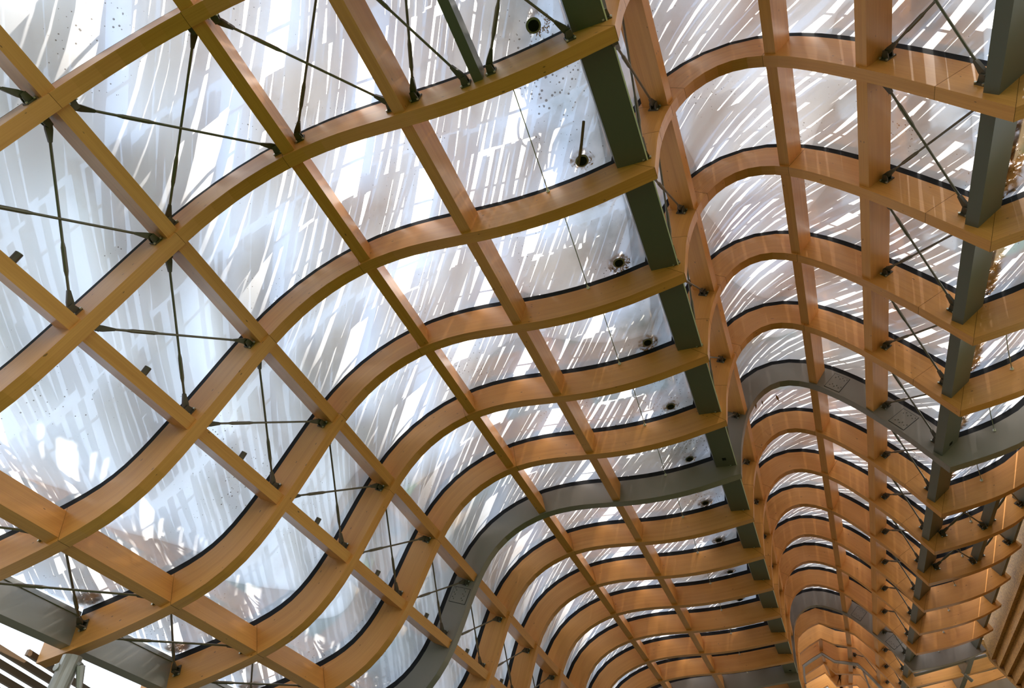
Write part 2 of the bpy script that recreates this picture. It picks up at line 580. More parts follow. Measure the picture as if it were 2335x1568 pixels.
def profile(k):
    """runs (L, R, RR) of the rib's lower edge, plus the whole mitred line"""
    if k in PROF:
        return PROF[k]
    L = lerp2(L2, L6, (k - 2) / 4.0)
    R = run_R(k)
    R = [(x + (L[-1][0] - R[0][0]) * max(0, 1 - i / 10), z + (L[-1][1] - R[0][1]) * max(0, 1 - i / 10)) for i, (x, z) in enumerate(R)]
    k2 = R[-1]
    zend = k2[1] + 0.385 if k < 6 else 4.125 + 0.023 * (k - 9)
    xend = 3.19
    if k >= 14:
        xend, zend = 4.7, k2[1] + 0.62
    dz, dx = zend - k2[1], xend - k2[0]
    RR = resample([(k2[0] + dx * a, k2[1] + dz * b) for a, b in RRSH], NRR)
    # whole line: leave out points too near the two sharp folds so that the offset line does not cross itself
    idx = []
    whole = []
    for run, pts in (('L', L), ('R', R), ('RR', RR)):
        for i, p in enumerate(pts):
            if run == 'L' and i < NL - 1 and i > NL - 4:
                continue
            if run == 'R' and (i < 3 or NR - 5 < i < NR - 1):
                continue
            if run == 'RR' and i < 2:
                continue
            idx.append((run, i))
            whole.append(p)
    nn = []
    for i, p in enumerate(whole):
        if i == 0 or i == len(whole) - 1:
            a, b = whole[max(0, i - 1)], whole[min(len(whole) - 1, i + 1)]
            t = (b[0] - a[0], b[1] - a[1])
            h = math.hypot(*t)
            nn.append((-t[1] / h, t[0] / h))
            continue
        a, b = whole[i - 1], whole[i + 1]
        t1 = (p[0] - a[0], p[1] - a[1])
        t2 = (b[0] - p[0], b[1] - p[1])
        h1, h2 = math.hypot(*t1), math.hypot(*t2)
        n1 = (-t1[1] / h1, t1[0] / h1)
        n2 = (-t2[1] / h2, t2[0] / h2)
        q = 1 + n1[0] * n2[0] + n1[1] * n2[1]
        nn.append(((n1[0] + n2[0]) / q, (n1[1] + n2[1]) / q))
    d = [0.0]
    for a, b in zip(whole, whole[1:]):
        d.append(d[-1] + math.hypot(b[0] - a[0], b[1] - a[1]))
    PROF[k] = dict(L=L, R=R, RR=RR, nL=normals(L), nR=normals(R), nRR=normals(RR), W=whole, nW=nn, dW=d, idx=idx)
    return PROF[k]


RIB_T = 0.092      # rib thickness along the roof
RIB_D = 0.275      # rib depth
FILM_E = 0.338     # roof film above the lower edge
K_FIRST, K_LAST = -1, 19


def ynear(k):
    return Y0 + k


# purlin lines: nearest-corner fit (x, z at k = 3, change per bay), which corner was read
LINES = {
    'PE': (-4.129, 2.135, 0.019, -0.013, 'r'), 'PD': (-3.364, 2.860, 0.010, -0.016, 'r'), 'PA': (-3.026, 3.582, -0.003, -0.027, 'r'),
    'PB': (-2.193, 4.173, 0.010, -0.012, 'r'), 'PC': (-1.298, 4.063, 0.013, 0.004, 'r'), 'G': (-0.166, 4.202, 0.010, 0.006, 'l'),
    'PF': (0.317, 4.935, 0.001, 0.001, 'r'), 'PG': (1.121, 5.114, 0.010, 0.006, 'l'), 'PH': (1.542, 4.493, 0.005, 0.025, 'l'),
    'PI': (1.917, 3.717, 0.002, 0.053, 'l')}
RUN = {'PE': 'L', 'PD': 'L', 'PA': 'L', 'PB': 'L', 'PC': 'L', 'G': 'L', 'PF': 'R', 'PG': 'R', 'PH': 'R', 'PI': 'R'}
WHERE = {'PE': 'lowest purlin by the eave', 'PD': 'second purlin up from the eave', 'PA': 'third purlin up from the eave',
         'PB': 'first crest purlin of the low wave', 'PC': 'last purlin before the gutter beam', 'G': 'gutter beam',
         'PF': 'purlin on the steep side of the arch', 'PG': 'crest purlin of the arch', 'PH': 'purlin on the gentle side of the arch',
         'PI': 'valley beam'}
PW = 0.088


def locate(run, k, x, z):
    """float index on the run's lower edge nearest to (x, z)"""
    pts = profile(k)[run]
    best = (9e9, 0)
    for i in range(len(pts) - 1):
        a, b = pts[i], pts[i + 1]
        dx, dz = b[0] - a[0], b[1] - a[1]
        t = ((x - a[0]) * dx + (z - a[1]) * dz) / (dx * dx + dz * dz)
        t = max(0, min(1, t))
        q = (a[0] + dx * t - x) ** 2 + (a[1] + dz * t - z) ** 2
        if q < best[0]:
            best = (q, i + t)
    return best[1]


def on_run(run, k, u, e=0.0, s=0.0):
    """point, tangent and normal at float index u, raised e, shifted s along the tangent"""
    pr = profile(k)
    pts, nn = pr[run], pr['n' + run]
    i = max(0, min(len(pts) - 2, int(math.floor(u))))
    t = u - i
    p = (pts[i][0] + (pts[i + 1][0] - pts[i][0]) * t, pts[i][1] + (pts[i + 1][1] - pts[i][1]) * t)
    n = (nn[i][0] + (nn[i + 1][0] - nn[i][0]) * t, nn[i][1] + (nn[i + 1][1] - nn[i][1]) * t)
    h = math.hypot(*n)
    n = (n[0] / h, n[1] / h)
    tg = (n[1], -n[0])
    return (p[0] + n[0] * e + tg[0] * s, p[1] + n[1] * e + tg[1] * s), tg, n


UPOS = {}


def upos(line, k):
    key = (line, k)
    if key not in UPOS:
        x, z, dx, dz, side = LINES[line]
        kk = min(k, 15)
        x, z = x + dx * (kk - 3), z + dz * (kk - 3)
        u = locate(RUN[line], k, x, z)
        if line in ('G', 'PI'):
            UPOS[key] = u
        else:
            p, tg, n = on_run(RUN[line], k, u)
            sg = -PW / 2 if side == 'r' else PW / 2
            UPOS[key] = locate(RUN[line], k, p[0] + tg[0] * sg, p[1] + tg[1] * sg)
    return UPOS[key]


def line_section(line, k):
    """corners (lower a, lower b, upper b, upper a) of the member in rib k's plane, bay units"""
    if line == 'G':
        x, z, dx, dz, _ = LINES['G']
        x, z = x + dx * (k - 3), z + dz * (k - 3)
        return [(x, z), (x + 0.211, z - 0.026), (x + 0.20, z + 0.10), (x - 0.015, z + 0.13)]
    if line == 'PI':
        x, z, dx, dz, _ = LINES['PI']
        x, z = x + dx * (k - 3), z + dz * (k - 3)
        return [(x, z), (x + 0.047, z - 0.072), (x + 0.25, z + 0.065), (x + 0.20, z + 0.137)]
    u = upos(line, k)
    p, tg, n = on_run(RUN[line], k, u)
    e0, e1 = 0.025, 0.243
    h = PW / 2
    return [(p[0] - tg[0] * h + n[0] * e0, p[1] - tg[1] * h + n[1] * e0), (p[0] + tg[0] * h + n[0] * e0, p[1] + tg[1] * h + n[1] * e0),
            (p[0] + tg[0] * h + n[0] * e1, p[1] + tg[1] * h + n[1] * e1), (p[0] - tg[0] * h + n[0] * e1, p[1] - tg[1] * h + n[1] * e1)]


rnd = random.Random(7)


# ------------------------------------------------------------------ ground
g = MB()
g.quad(Vector((-150, -150, 0)), Vector((150, -150, 0)), Vector((150, 150, 0)), Vector((-150, 150, 0)))
tag(solo('ground', g, GROUND, None, None, origin=(0, 0, 0)), kind='structure')
g = MB()
A = [Vector((-26, -12, 0.0)), Vector((-7.2, -12, 0.0)), Vector((-7.2, 45, 0.0)), Vector((-26, 45, 0.0))]
g.hexa(A, [p + Vector((0, 0, 0.03)) for p in A])
tag(solo('bounce_strip', g, PALE_BOUNCE, None, None, origin=A[0]), kind='structure')  # unseen strip added to bounce sunlight up under the eave
g = MB()
A = [Vector((3.2, -4, 0.0)), Vector((13, -4, 0.0)), Vector((13, 45, 0.0)), Vector((3.2, 45, 0.0))]
g.hexa(A, [p + Vector((0, 0, 0.03)) for p in A])
tag(solo('floor', g, WARM_BOUNCE, None, None, origin=A[0]), kind='structure')  # unseen slab added as warm fill, bounces light up onto the ribs


# ------------------------------------------------------------------ ribs
def strip_block(mb, k, i0, i1, e0, e1, y0, y1, s0=0.0, s1=0.0):
    """solid between whole-line points i0..i1, e0..e1, y0..y1 (bay units)"""
    pr = profile(k)
    wl_, nn, d = pr['W'], pr['nW'], pr['dW']

    def P(i, e, y):
        return W(wl_[i][0] + nn[i][0] * e, y, wl_[i][1] + nn[i][1] * e)
    dd = (e1 - e0) * S
    tt = (y1 - y0) * S
    for i in range(i0, i1):
        a, b = d[i] * S, d[i + 1] * S
        j = i + 1
        mb.quad(P(i, e0, y0), P(j, e0, y0), P(j, e1, y0), P(i, e1, y0), [(a, 0), (b, 0), (b, dd), (a, dd)])
        mb.quad(P(j, e0, y1), P(i, e0, y1), P(i, e1, y1), P(j, e1, y1), [(b, 1), (a, 1), (a, 1 + dd), (b, 1 + dd)])
        mb.quad(P(j, e0, y0), P(i, e0, y0), P(i, e0, y1), P(j, e0, y1), [(b, 2), (a, 2), (a, 2 + tt), (b, 2 + tt)])
        mb.quad(P(i, e1, y0), P(j, e1, y0), P(j, e1, y1), P(i, e1, y1), [(a, 3), (b, 3), (b, 3 + tt), (a, 3 + tt)])
    for i, flip in ((i0, False), (i1, True)):
        q = [P(i, e0, y0), P(i, e1, y0), P(i, e1, y1), P(i, e0, y1)]
        if flip:
            q = q[::-1]
        mb.quad(*q)


def widx(k, run, u):
    """nearest index on the mitred line to float index u of the run"""
    return min((abs(i - u), q) for q, (r, i) in enumerate(profile(k)['idx']) if r == run)[1]


STEEL_RIBS = (-1, 6, 13)


def seam(mb, k, i, y0, y1):
    """a thin dark butt joint drawn as a real saw cut, 3 mm proud of nothing: a sliver set into the faces"""
    pr = profile(k)
    p, n = pr['W'][i], pr['nW'][i]
    a, b = pr['W'][max(0, i - 1)], pr['W'][min(len(pr['W']) - 1, i + 1)]
    tx, tz = b[0] - a[0], b[1] - a[1]
    h = math.hypot(tx, tz)
    t = (tx / h * 0.0011, tz / h * 0.0011)

    def Q(e, y, s):
        return W(p[0] + n[0] * e + t[0] * s, y, p[1] + n[1] * e + t[1] * s)
    A = [Q(-0.0006, y0 - 0.0006, -1), Q(RIB_D, y0 - 0.0006, -1), Q(RIB_D, y1 + 0.0006, -1), Q(-0.0006, y1 + 0.0006, -1)]
    B = [Q(-0.0006, y0 - 0.0006, 1), Q(RIB_D, y0 - 0.0006, 1), Q(RIB_D, y1 + 0.0006, 1), Q(-0.0006, y1 + 0.0006, 1)]
    mb.hexa(A, B)


for k in range(K_FIRST, K_LAST + 1):
    pr = profile(k)
    steel = k in STEEL_RIBS
    y0, y1 = ynear(k), ynear(k) + RIB_T
    n_all = len(pr['W'])
    base = W(pr['W'][0][0], y0, pr['W'][0][1])
    if k == -1:
        lab = 'grey steel rib overhead, nearer than the first timber rib'
    elif steel:
        lab = 'grey painted steel rib with bolted splice plates, %s rib from the camera' % ORD[k]
    else:
        lab = 'curved timber rib with black gasket, %s rib from the camera' % ORD[k]
    rib = empty('steel_rib' if steel else 'timber_rib', base, lab, 'rib', 'ribs of the wave roof')
    iK1 = widx(k, 'R', 0) if ('L', NL - 1) not in pr['idx'] else pr['idx'].index(('L', NL - 1))
    iK2 = pr['idx'].index(('R', NR - 1)) if ('R', NR - 1) in pr['idx'] else pr['idx'].index(('RR', 0))
    if steel:
        cuts = [0, iK1, iK2, n_all - 1]
    else:
        cuts = [0, widx(k, 'L', upos('PE', k)), widx(k, 'L', upos('PA', k)), widx(k, 'L', upos('PB', k)), iK1, iK1 + 2,
                widx(k, 'R', upos('PF', k)), widx(k, 'R', 9), widx(k, 'R', upos('PG', k)), iK2 - 1, iK2, n_all - 1]
    cuts = sorted(set(cuts))
    for a, b in zip(cuts, cuts[1:]):
        mb = MB()
        strip_block(mb, k, a, b, 0, RIB_D, y0, y1)
        part('beam_segment', mb, STEEL if steel else TIMBER, rib)
    mb = MB()
    for c in cuts[1:-1]:
        if not steel:
            seam(mb, k, c, y0, y1)
    if mb.v:
        part('joint_line', mb, SEAM, rib)
    mb = MB()
    strip_block(mb, k, 2, n_all - 1, RIB_D + 0.001, RIB_D + 0.058, y0 + 0.004, y1 - 0.004)
    part('gasket', mb, RUBBER, rib)
    if steel:
        # flange lips along the lower edge and bolted splice plates
        mb = MB()
        strip_block(mb, k, 0, n_all - 1, 0.001, 0.010, y0 - 0.006, y1 + 0.006)
        part('flange', mb, STEEL, rib)
        for run, u in (('L', (upos('PD', k) + upos('PA', k)) / 2 + 1), ('R', upos('PG', k) + 1.8), ('R', upos('PH', k) + 2.6)):
            mb = MB()
            c, tg, n = on_run(run, k, u, RIB_D / 2)

            def Q(s, e, y):
                return W(c[0] + tg[0] * s + n[0] * e, y, c[1] + tg[1] * s + n[1] * e)
            hw, hh = 0.085, 0.105
            mb.hexa([Q(-hw, -hh, y0 - 0.004), Q(hw, -hh, y0 - 0.004), Q(hw, hh, y0 - 0.004), Q(-hw, hh, y0 - 0.004)],
                    [Q(-hw, -hh, y0 + 0.002), Q(hw, -hh, y0 + 0.002), Q(hw, hh, y0 + 0.002), Q(-hw, hh, y0 + 0.002)])
            pl = part('splice_plate', mb, STEEL, rib)
            mb = MB()
            hw, hh = hw + 0.005, hh + 0.005
            mb.hexa([Q(-hw, -hh, y0 - 0.0015), Q(hw, -hh, y0 - 0.0015), Q(hw, hh, y0 - 0.0015), Q(-hw, hh, y0 - 0.0015)],
                    [Q(-hw, -hh, y0 + 0.002), Q(hw, -hh, y0 + 0.002), Q(hw, hh, y0 + 0.002), Q(-hw, hh, y0 + 0.002)])
            part('joint_line', mb, RUBBER, rib)
            mb = MB()
            for a in (-1, 1):
                for b in range(3):
                    for cc in (0, 1):
                        s = -0.05 + 0.05 * b + cc * 0.02
                        e = a * (0.06 + 0.022 * (cc if a > 0 else -cc) * 1.0)
                        mb.tube(Q(s, e, y0 - 0.009), Q(s, e, y0 - 0.003), 0.008, 6)
            part('bolt', mb, FITTING, pl)

# ------------------------------------------------------------------ purlins and beams, one per bay
for line in LINES:
    for k in range(K_FIRST, K_LAST):
        if line == 'G' and k > 14:
            continue
        ya, yb = ynear(k) + RIB_T, ynear(k + 1)
        a = [W(x, ya, z) for x, z in line_section(line, k)]
        b = [W(x, yb, z) for x, z in line_section(line, k + 1)]
        bay = 'beyond the %s rib' % ORD[k] if k >= 0 else 'before the first rib'
        if line in ('G', 'PI'):
            mb = MB()
            mb.hexa(a, b)
            nm = {'G': 'gutter_beam', 'PI': 'valley_beam'}[line]
            wd = {'G': 'green-grey flat steel gutter beam', 'PI': 'grey square steel valley beam right of the arch'}[line]
            e = empty(nm, a[0], '%s, %s' % (wd, bay), 'beam', '%ss between the ribs' % nm.replace('_', ' '))
            part('box_section', mb, BEAM_STEEL, e)
            if line == 'G':
                mb = MB()
                up = Vector((0, 0, 0.02))
                out = (a[1] - a[0]).normalized() * 0.014
                mb.hexa([a[1] + out * 0.05 - up * .2, a[1] + out, a[2] + out, a[2] + out * 0.05],
                        [b[1] + out * 0.05 - up * .2, b[1] + out, b[2] + out, b[2] + out * 0.05])
                part('edge_strip', mb, WHITE, e)
            if k in (5, 12):
                mb = MB()
                c = a[0].lerp(a[1], 0.5).lerp(b[0].lerp(b[1], 0.5), 0.84) if line == 'G' else a[1].lerp(a[2], 0.5).lerp(b[1].lerp(b[2], 0.5), 0.9)
                dy = (b[0] - a[0]).normalized() * 0.035
                dx = (a[1] - a[0]).normalized() * 0.03 if line == 'G' else (a[2] - a[1]).normalized() * 0.03
                nn = dx.cross(dy).normalized() * 0.004
                mb.hexa([c - dx - dy - nn, c + dx - dy - nn, c + dx + dy - nn, c - dx + dy - nn],
                        [c - dx - dy + nn, c + dx - dy + nn, c + dx + dy + nn, c - dx + dy + nn])
                part('access_hole', mb, DARK, e)
        else:
            mb = MB()
            mb.hexa(a, b)
            solo('timber_purlin', mb, TIMBER, 'timber purlin %s, the %s' % (bay, WHERE[line]), 'purlin',
                 'timber purlins between the ribs', origin=a[0])

# ------------------------------------------------------------------ eave beams
for k in range(K_FIRST, 9):
    ya, yb = ynear(k) + RIB_T, ynear(k + 1)

    def eave(kk):
        dx, dz = 0.02 * (kk - 3), -0.012 * (kk - 3)
        return [(-5.089 + dx, 1.909 + dz), (-4.995 + dx, 1.923 + dz), (-5.045 + dx, 2.185 + dz), (-5.14 + dx, 2.165 + dz)]
    a = [W(x, ya, z) for x, z in eave(k)]
    b = [W(x, yb, z) for x, z in eave(k + 1)]
    bay = 'beyond the %s rib' % ORD[k] if k >= 0 else 'before the first rib'
    e = empty('eave_beam', a[0], 'dull galvanised steel box beam along the eave, %s' % bay, 'beam', 'eave beams')
    mb = MB()
    mb.hexa(a, b)
    part('box_section', mb, GALV, e)
    mb = MB()
    d1 = (a[2] - a[1]).normalized()
    o1 = (a[1] - a[0]).normalized() * 0.012
    mb.hexa([a[1].lerp(a[2], 0.86), a[1].lerp(a[2], 0.86) + o1, a[2] + o1, a[2]], [b[1].lerp(b[2], 0.86), b[1].lerp(b[2], 0.86) + o1, b[2] + o1, b[2]])
    part('upper_lip', mb, GALV, e)

# ------------------------------------------------------------------ roof film, one sheet per bay
for k in range(K_FIRST, K_LAST):
    mb = MB()
    pa, pb = profile(k), profile(k + 1)
    n_all = min(len(pa['W']), len(pb['W']))
    NY = 6
    rows = []
    for j in range(NY + 1):
        t = j / NY
        sag = -0.022 * math.sin(math.pi * t)
        row = []
        for i in range(2, n_all):
            e = FILM_E + sag
            A = (pa['W'][i][0] + pa['nW'][i][0] * e, pa['W'][i][1] + pa['nW'][i][1] * e)
            B = (pb['W'][i][0] + pb['nW'][i][0] * e, pb['W'][i][1] + pb['nW'][i][1] * e)
            row.append(W(A[0] + (B[0] - A[0]) * t, ynear(k) + RIB_T / 2 + t, A[1] + (B[1] - A[1]) * t))
        rows.append(row)
    verts = [p for r in rows for p in r]
    m_ = len(rows[0])
    faces = [(j * m_ + i, j * m_ + i + 1, (j + 1) * m_ + i + 1, (j + 1) * m_ + i) for j in range(NY) for i in range(m_ - 1)]
    me = bpy.data.meshes.new('ceiling')
    me.from_pydata([tuple(v) for v in verts], [], faces)
    me.materials.append(FILM)
    for p in me.polygons:
        p.use_smooth = True
    o = bpy.data.objects.new('ceiling', me)
    C.objects.link(o)
    tag(o, kind='structure')

# ------------------------------------------------------------------ split bamboo shade panels above the film
SLANT = -0.68


def run_len(run, k):
    pts = profile(k)[run]
    return sum(math.hypot(b[0] - a[0], b[1] - a[1]) for a, b in zip(pts, pts[1:]))


RLEN = {r: run_len(r, 6) for r in ('L', 'R', 'RR')}
RN = {'L': NL, 'R': NR, 'RR': NRR}


SOFT = {}


def on_soft(run, k, u, e, s):
    pts = profile(k)[run]
    if (run, k) not in SOFT:
        n0 = profile(k)['n' + run]
        out = []
        for i in range(len(n0)):
            w = n0[max(0, i - 6):i + 7]
            x, z = sum(q[0] for q in w), sum(q[1] for q in w)
            h = math.hypot(x, z)
            out.append((x / h, z / h))
        SOFT[(run, k)] = out
    nn = SOFT[(run, k)]
    i = max(0, min(len(pts) - 2, int(math.floor(u))))
    t = u - i
    n = (nn[i][0] + (nn[i + 1][0] - nn[i][0]) * t, nn[i][1] + (nn[i + 1][1] - nn[i][1]) * t)
    p = (pts[i][0] + (pts[i + 1][0] - pts[i][0]) * t, pts[i][1] + (pts[i + 1][1] - pts[i][1]) * t)
    return (p[0] + n[0] * e + n[1] * s, p[1] + n[1] * e - n[0] * s)


def film_pt(run, kf, s, h):
    """point h above the film at arc length s of the run, at float rib number kf"""
    u = s / RLEN[run] * (RN[run] - 1)
    k0 = max(K_FIRST, min(K_LAST - 1, int(math.floor(kf))))
    t = kf - k0
    e = FILM_E + h
    # beyond the ends of a run the sheet goes straight on
    uc = max(0.0, min(RN[run] - 1.0, u))
    ex = (u - uc) * RLEN[run] / (RN[run] - 1)
    a = on_soft(run, k0, uc, e, ex)
    b = on_soft(run, k0 + 1, uc, e, ex)
    return W(a[0] + (b[0] - a[0]) * t, ynear(0) + RIB_T / 2 + kf, a[1] + (b[1] - a[1]) * t)


def s_of(line):
    return upos(line, 6) / (RN[RUN[line]] - 1) * RLEN[RUN[line]]


PANELS = [('L', 0.20, s_of('PE'), 'the eave strip'), ('L', s_of('PE'), s_of('PD'), 'the lowest purlin'),
          ('L', s_of('PD'), s_of('PA'), 'the steep purlins of the low wave'), ('L', s_of('PA'), s_of('PB'), 'the shoulder of the low wave'),
          ('L', s_of('PB'), s_of('PC'), 'the crest of the low wave'), ('L', s_of('PC'), RLEN['L'] + 0.1, 'the gutter beam'),
          ('R', 0.30, s_of('PF'), 'the foot of the arch'), ('R', s_of('PF'), s_of('PG'), 'the arch crest'),
          ('R', s_of('PG'), s_of('PH'), 'the gentle side of the arch'), ('R', s_of('PH'), RLEN['R'] - 0.28, 'the valley beam'),
          ('RR', 0.12, 0.62, 'the sheet past the valley beam'), ('RR', 0.62, 1.22, 'the strip along the board wall')]


LIMS = {'L': (0.15, RLEN['L'] - 0.10), 'R': (0.40, RLEN['R'] - 0.38), 'RR': (0.40, 1.25)}


def slat(mb, run, kf0, kf1, s_mid, w, slant, h0, h1, rr):
    n = 2
    lo, hi = LIMS[run]
    up = []
    tone = rr.random()
    w0 = rr.uniform(0.72, 1.15)
    w1 = rr.uniform(0.72, 1.15)
    for i in range(n + 1):
        t = i / n
        kf = kf0 + (kf1 - kf0) * t
        s = s_mid + slant * (kf - (kf0 + kf1) / 2)
        ww = w * (w0 + (w1 - w0) * t) * rr.uniform(0.95, 1.05)
        h = h0 + (h1 - h0) * t
        ok = lo < s - ww / 2 and s + ww / 2 < hi
        tilt = rr.uniform(-0.006, 0.006)
        up.append((film_pt(run, kf, s - ww / 2, h), film_pt(run, kf, s + ww / 2, h + tilt)) if ok else None)
    z = Vector((0, 0, 0.008))
    for p, q in zip(up, up[1:]):
        if p is None or q is None:
            continue
        (a, b), (c, d) = p, q
        i = len(mb.v)
        mb.v += [a, b, d, c, a + z, b + z, d + z, c + z]
        for f in ((0, 1, 2, 3), (7, 6, 5, 4), (0, 3, 7, 4), (1, 5, 6, 2)):
            mb.f.append(tuple(i + q_ for q_ in f))
            mb.uv += [(tone, 0)] * 4


for k in range(K_FIRST, 18):
    bay = 'beyond the %s rib' % ORD[k] if k >= 0 else 'before the first rib'
    for pi, (run, s0, s1, where) in enumerate(PANELS):
        rr = random.Random(100 + pi * 17 + (k % 3) * 1000)
        mb = MB()
        s = s0 + 0.02
        gap_at = s0 + (s1 - s0) * rr.uniform(0.35, 0.65)
        jag = pi in (1, 3, 5)
        if pi in (7, 8, 9):
            gap_at = -9
        kb = k + 0.45
        hp = 0.10 if pi in (1, 2) else 0.13
        open_ = pi in (1, 2)
        while s < s1 - 0.03:
            w = rr.uniform(0.042, 0.080)
            if k >= 14 and rr.random() < 0.18:
                s += w
                continue
            if abs(s + w / 2 - gap_at) < 0.045:
                s += rr.uniform(0.12, 0.15) if pi in (3, 4, 5) else rr.uniform(0.07, 0.10)
                gap_at = -9
                continue
            mid = kb + rr.uniform(0.40, 0.60)
            for a, b in ((kb + (rr.uniform(0.0, 0.07) if jag else rr.uniform(-0.05, 0.0)), mid + rr.uniform(0.0, 0.05)),
                         (mid - rr.uniform(-0.01, 0.05), kb + 1.0 - (rr.uniform(0.0, 0.03) if jag else rr.uniform(-0.05, 0.0)))):
                sl = SLANT + rr.uniform(-0.075, 0.075)
                hb = rr.uniform(0.0, 0.03)
                tm = ((a + b) / 2 - kb) - 0.5
                slat(mb, run, a, b, s + w / 2 + SLANT * (tm + kb - k - 0.45), w, sl, hp + hb + 0.06 * (a - kb), hp + hb + 0.06 * (b - kb) + 0.02, rr)
            if open_:
                s += w + rr.choice((0.0, 0.02, 0.05)) + rr.uniform(-0.01, 0.02)
            elif rr.random() < 0.42:
                s += w + rr.uniform(0.002, 0.013)
            else:
                s += w + rr.uniform(-0.016, 0.004)
        # two battens that hold the slats
        lo, hi = LIMS[run]
        for q in (0.25, 0.75):
            for j in range(8):
                cs = SLANT * (q - 0.5 + kb - k - 0.45)
                a0 = s0 + (s1 - s0) * j / 8 + cs
                a1 = s0 + (s1 - s0) * (j + 1) / 8 + cs
                if a0 < lo or a1 > hi:
                    continue
                mb.tube(film_pt(run, kb + q, a0, hp + 0.17), film_pt(run, kb + q, a1, hp + 0.17), 0.016, 5)
        if not mb.v:
            continue
        lab = 'split bamboo shade panel over %s, %s' % (where, bay)
        solo('bamboo_panel', mb, BAMBOO, lab, 'shade panel', 'split bamboo shade panels over the roof')


# ------------------------------------------------------------------ tie rods with fork ends and brackets
def frame_at(run, k, u, e, s, y):
    p, tg, n = on_run(run, k, u, e, s)
    return W(p[0], y, p[1]), Vector((tg[0], 0, tg[1])), Vector((n[0], 0, n[1]))


def anchor(line, k, side, back, e):
    """pin point beside a member at rib k: side +1/-1 along the rib, back = on the far face of the rib"""
    y = ynear(k) + RIB_T + 0.045 if back else ynear(k) - 0.045
    if line == 'EV':
        u = locate('L', k, -4.93 + 0.02 * (k - 3), 1.93)
        return frame_at('L', k, u, e + 0.01, 0.02, y)
    if line == 'ST':
        return frame_at('L', k, locate('L', k, -0.815, 3.97), e, side * 0.085, y)
    if line == 'RS':
        return frame_at('RR', k, locate('RR', k, 2.645, 4.0), e, side * 0.07, y)
    if line == 'RW':
        return frame_at('RR', k, locate('RR', k, 3.12, 4.2), e, side * 0.075, y)
    if line == 'G':
        return frame_at('L', k, locate('L', k, -0.166 + (0.23 if side > 0 else -0.03), 4.05), e + 0.01, 0.0 if side < 0 else 0.0, y)
    if line == 'PI':
        if side < 0:
            return frame_at('R', k, upos('PI', k), e + 0.02, -0.07, y)
        return frame_at('RR', k, locate('RR', k, 2.17, 3.8), e + 0.02, 0.0, y)
    return frame_at(RUN[line], k, upos(line, k), e, side * (PW / 2 + 0.042), y)


NAMES = dict(WHERE)
NAMES.update({'EV': 'eave beam', 'ST': 'steel strut', 'RS': 'short strut', 'RW': 'wall strut', 'PE': 'lowest purlin', 'PD': 'second purlin',
              'PA': 'third purlin', 'PB': 'first crest purlin', 'PC': 'last purlin', 'PF': 'steep-side purlin', 'PG': 'arch crest purlin',
              'PH': 'gentle-side purlin'})


def clevis(parent, pin, d, n, side):
    mb = MB()
    prof_ = [(-0.032, -0.020), (-0.040, 0.0), (-0.032, 0.020), (-0.010, 0.030), (0.045, 0.030), (0.150, 0.014), (0.160, 0.0), (0.150, -0.014), (0.045, -0.030), (-0.010, -0.030)]
    hi = [pin + d * a + side * b + n * 0.017 for a, b in prof_]
    lo = [pin + d * a + side * b - n * 0.017 for a, b in prof_]
    for i in range(len(prof_)):
        j = (i + 1) % len(prof_)
        mb.quad(lo[i], lo[j], hi[j], hi[i])
    mb.ngon(hi)
    mb.ngon(lo[::-1])
    c = part('clevis', mb, FITTING, parent)
    mb = MB()
    mb.tube(pin - n * 0.024, pin + n * 0.024, 0.013, 8)
    part('pin', mb, PIN, c)


def bracket(parent, pin, tg, n, back):
    """welded plate on the rib face with a lug that takes the pin"""
    mb = MB()
    y = Vector((0, -1, 0)) if back else Vector((0, 1, 0))      # toward the rib face
    f = pin + y * (0.045 * S)                                   # on the face
    a, b = 0.045, 0.062
    mb.hexa([f - tg * a - n * b, f + tg * a - n * b, f + tg * a + n * b, f - tg * a + n * b],
            [f - tg * a - n * b - y * 0.014, f + tg * a - n * b - y * 0.014, f + tg * a + n * b - y * 0.014, f - tg * a + n * b - y * 0.014])
    for q in (-0.030, 0.030):
        c = f + n * q
        mb.hexa([c - tg * 0.04 - n * 0.007, c + tg * 0.04 - n * 0.007, c + tg * 0.04 + n * 0.007, c - tg * 0.04 + n * 0.007],
                [c - tg * 0.026 - n * 0.007 - y * 0.088, c + tg * 0.026 - n * 0.007 - y * 0.088, c + tg * 0.026 + n * 0.007 - y * 0.088, c - tg * 0.026 + n * 0.007 - y * 0.088])
    br = part('bracket', mb, FITTING, parent)
    mb = MB()
    for q in (-1, 1):
        mb.tube(f + tg * 0.038 * q - n * 0.055 - y * 0.012, f + tg * 0.038 * q - n * 0.055 - y * 0.026, 0.012, 6)
    part('bolt', mb, PIN, br)


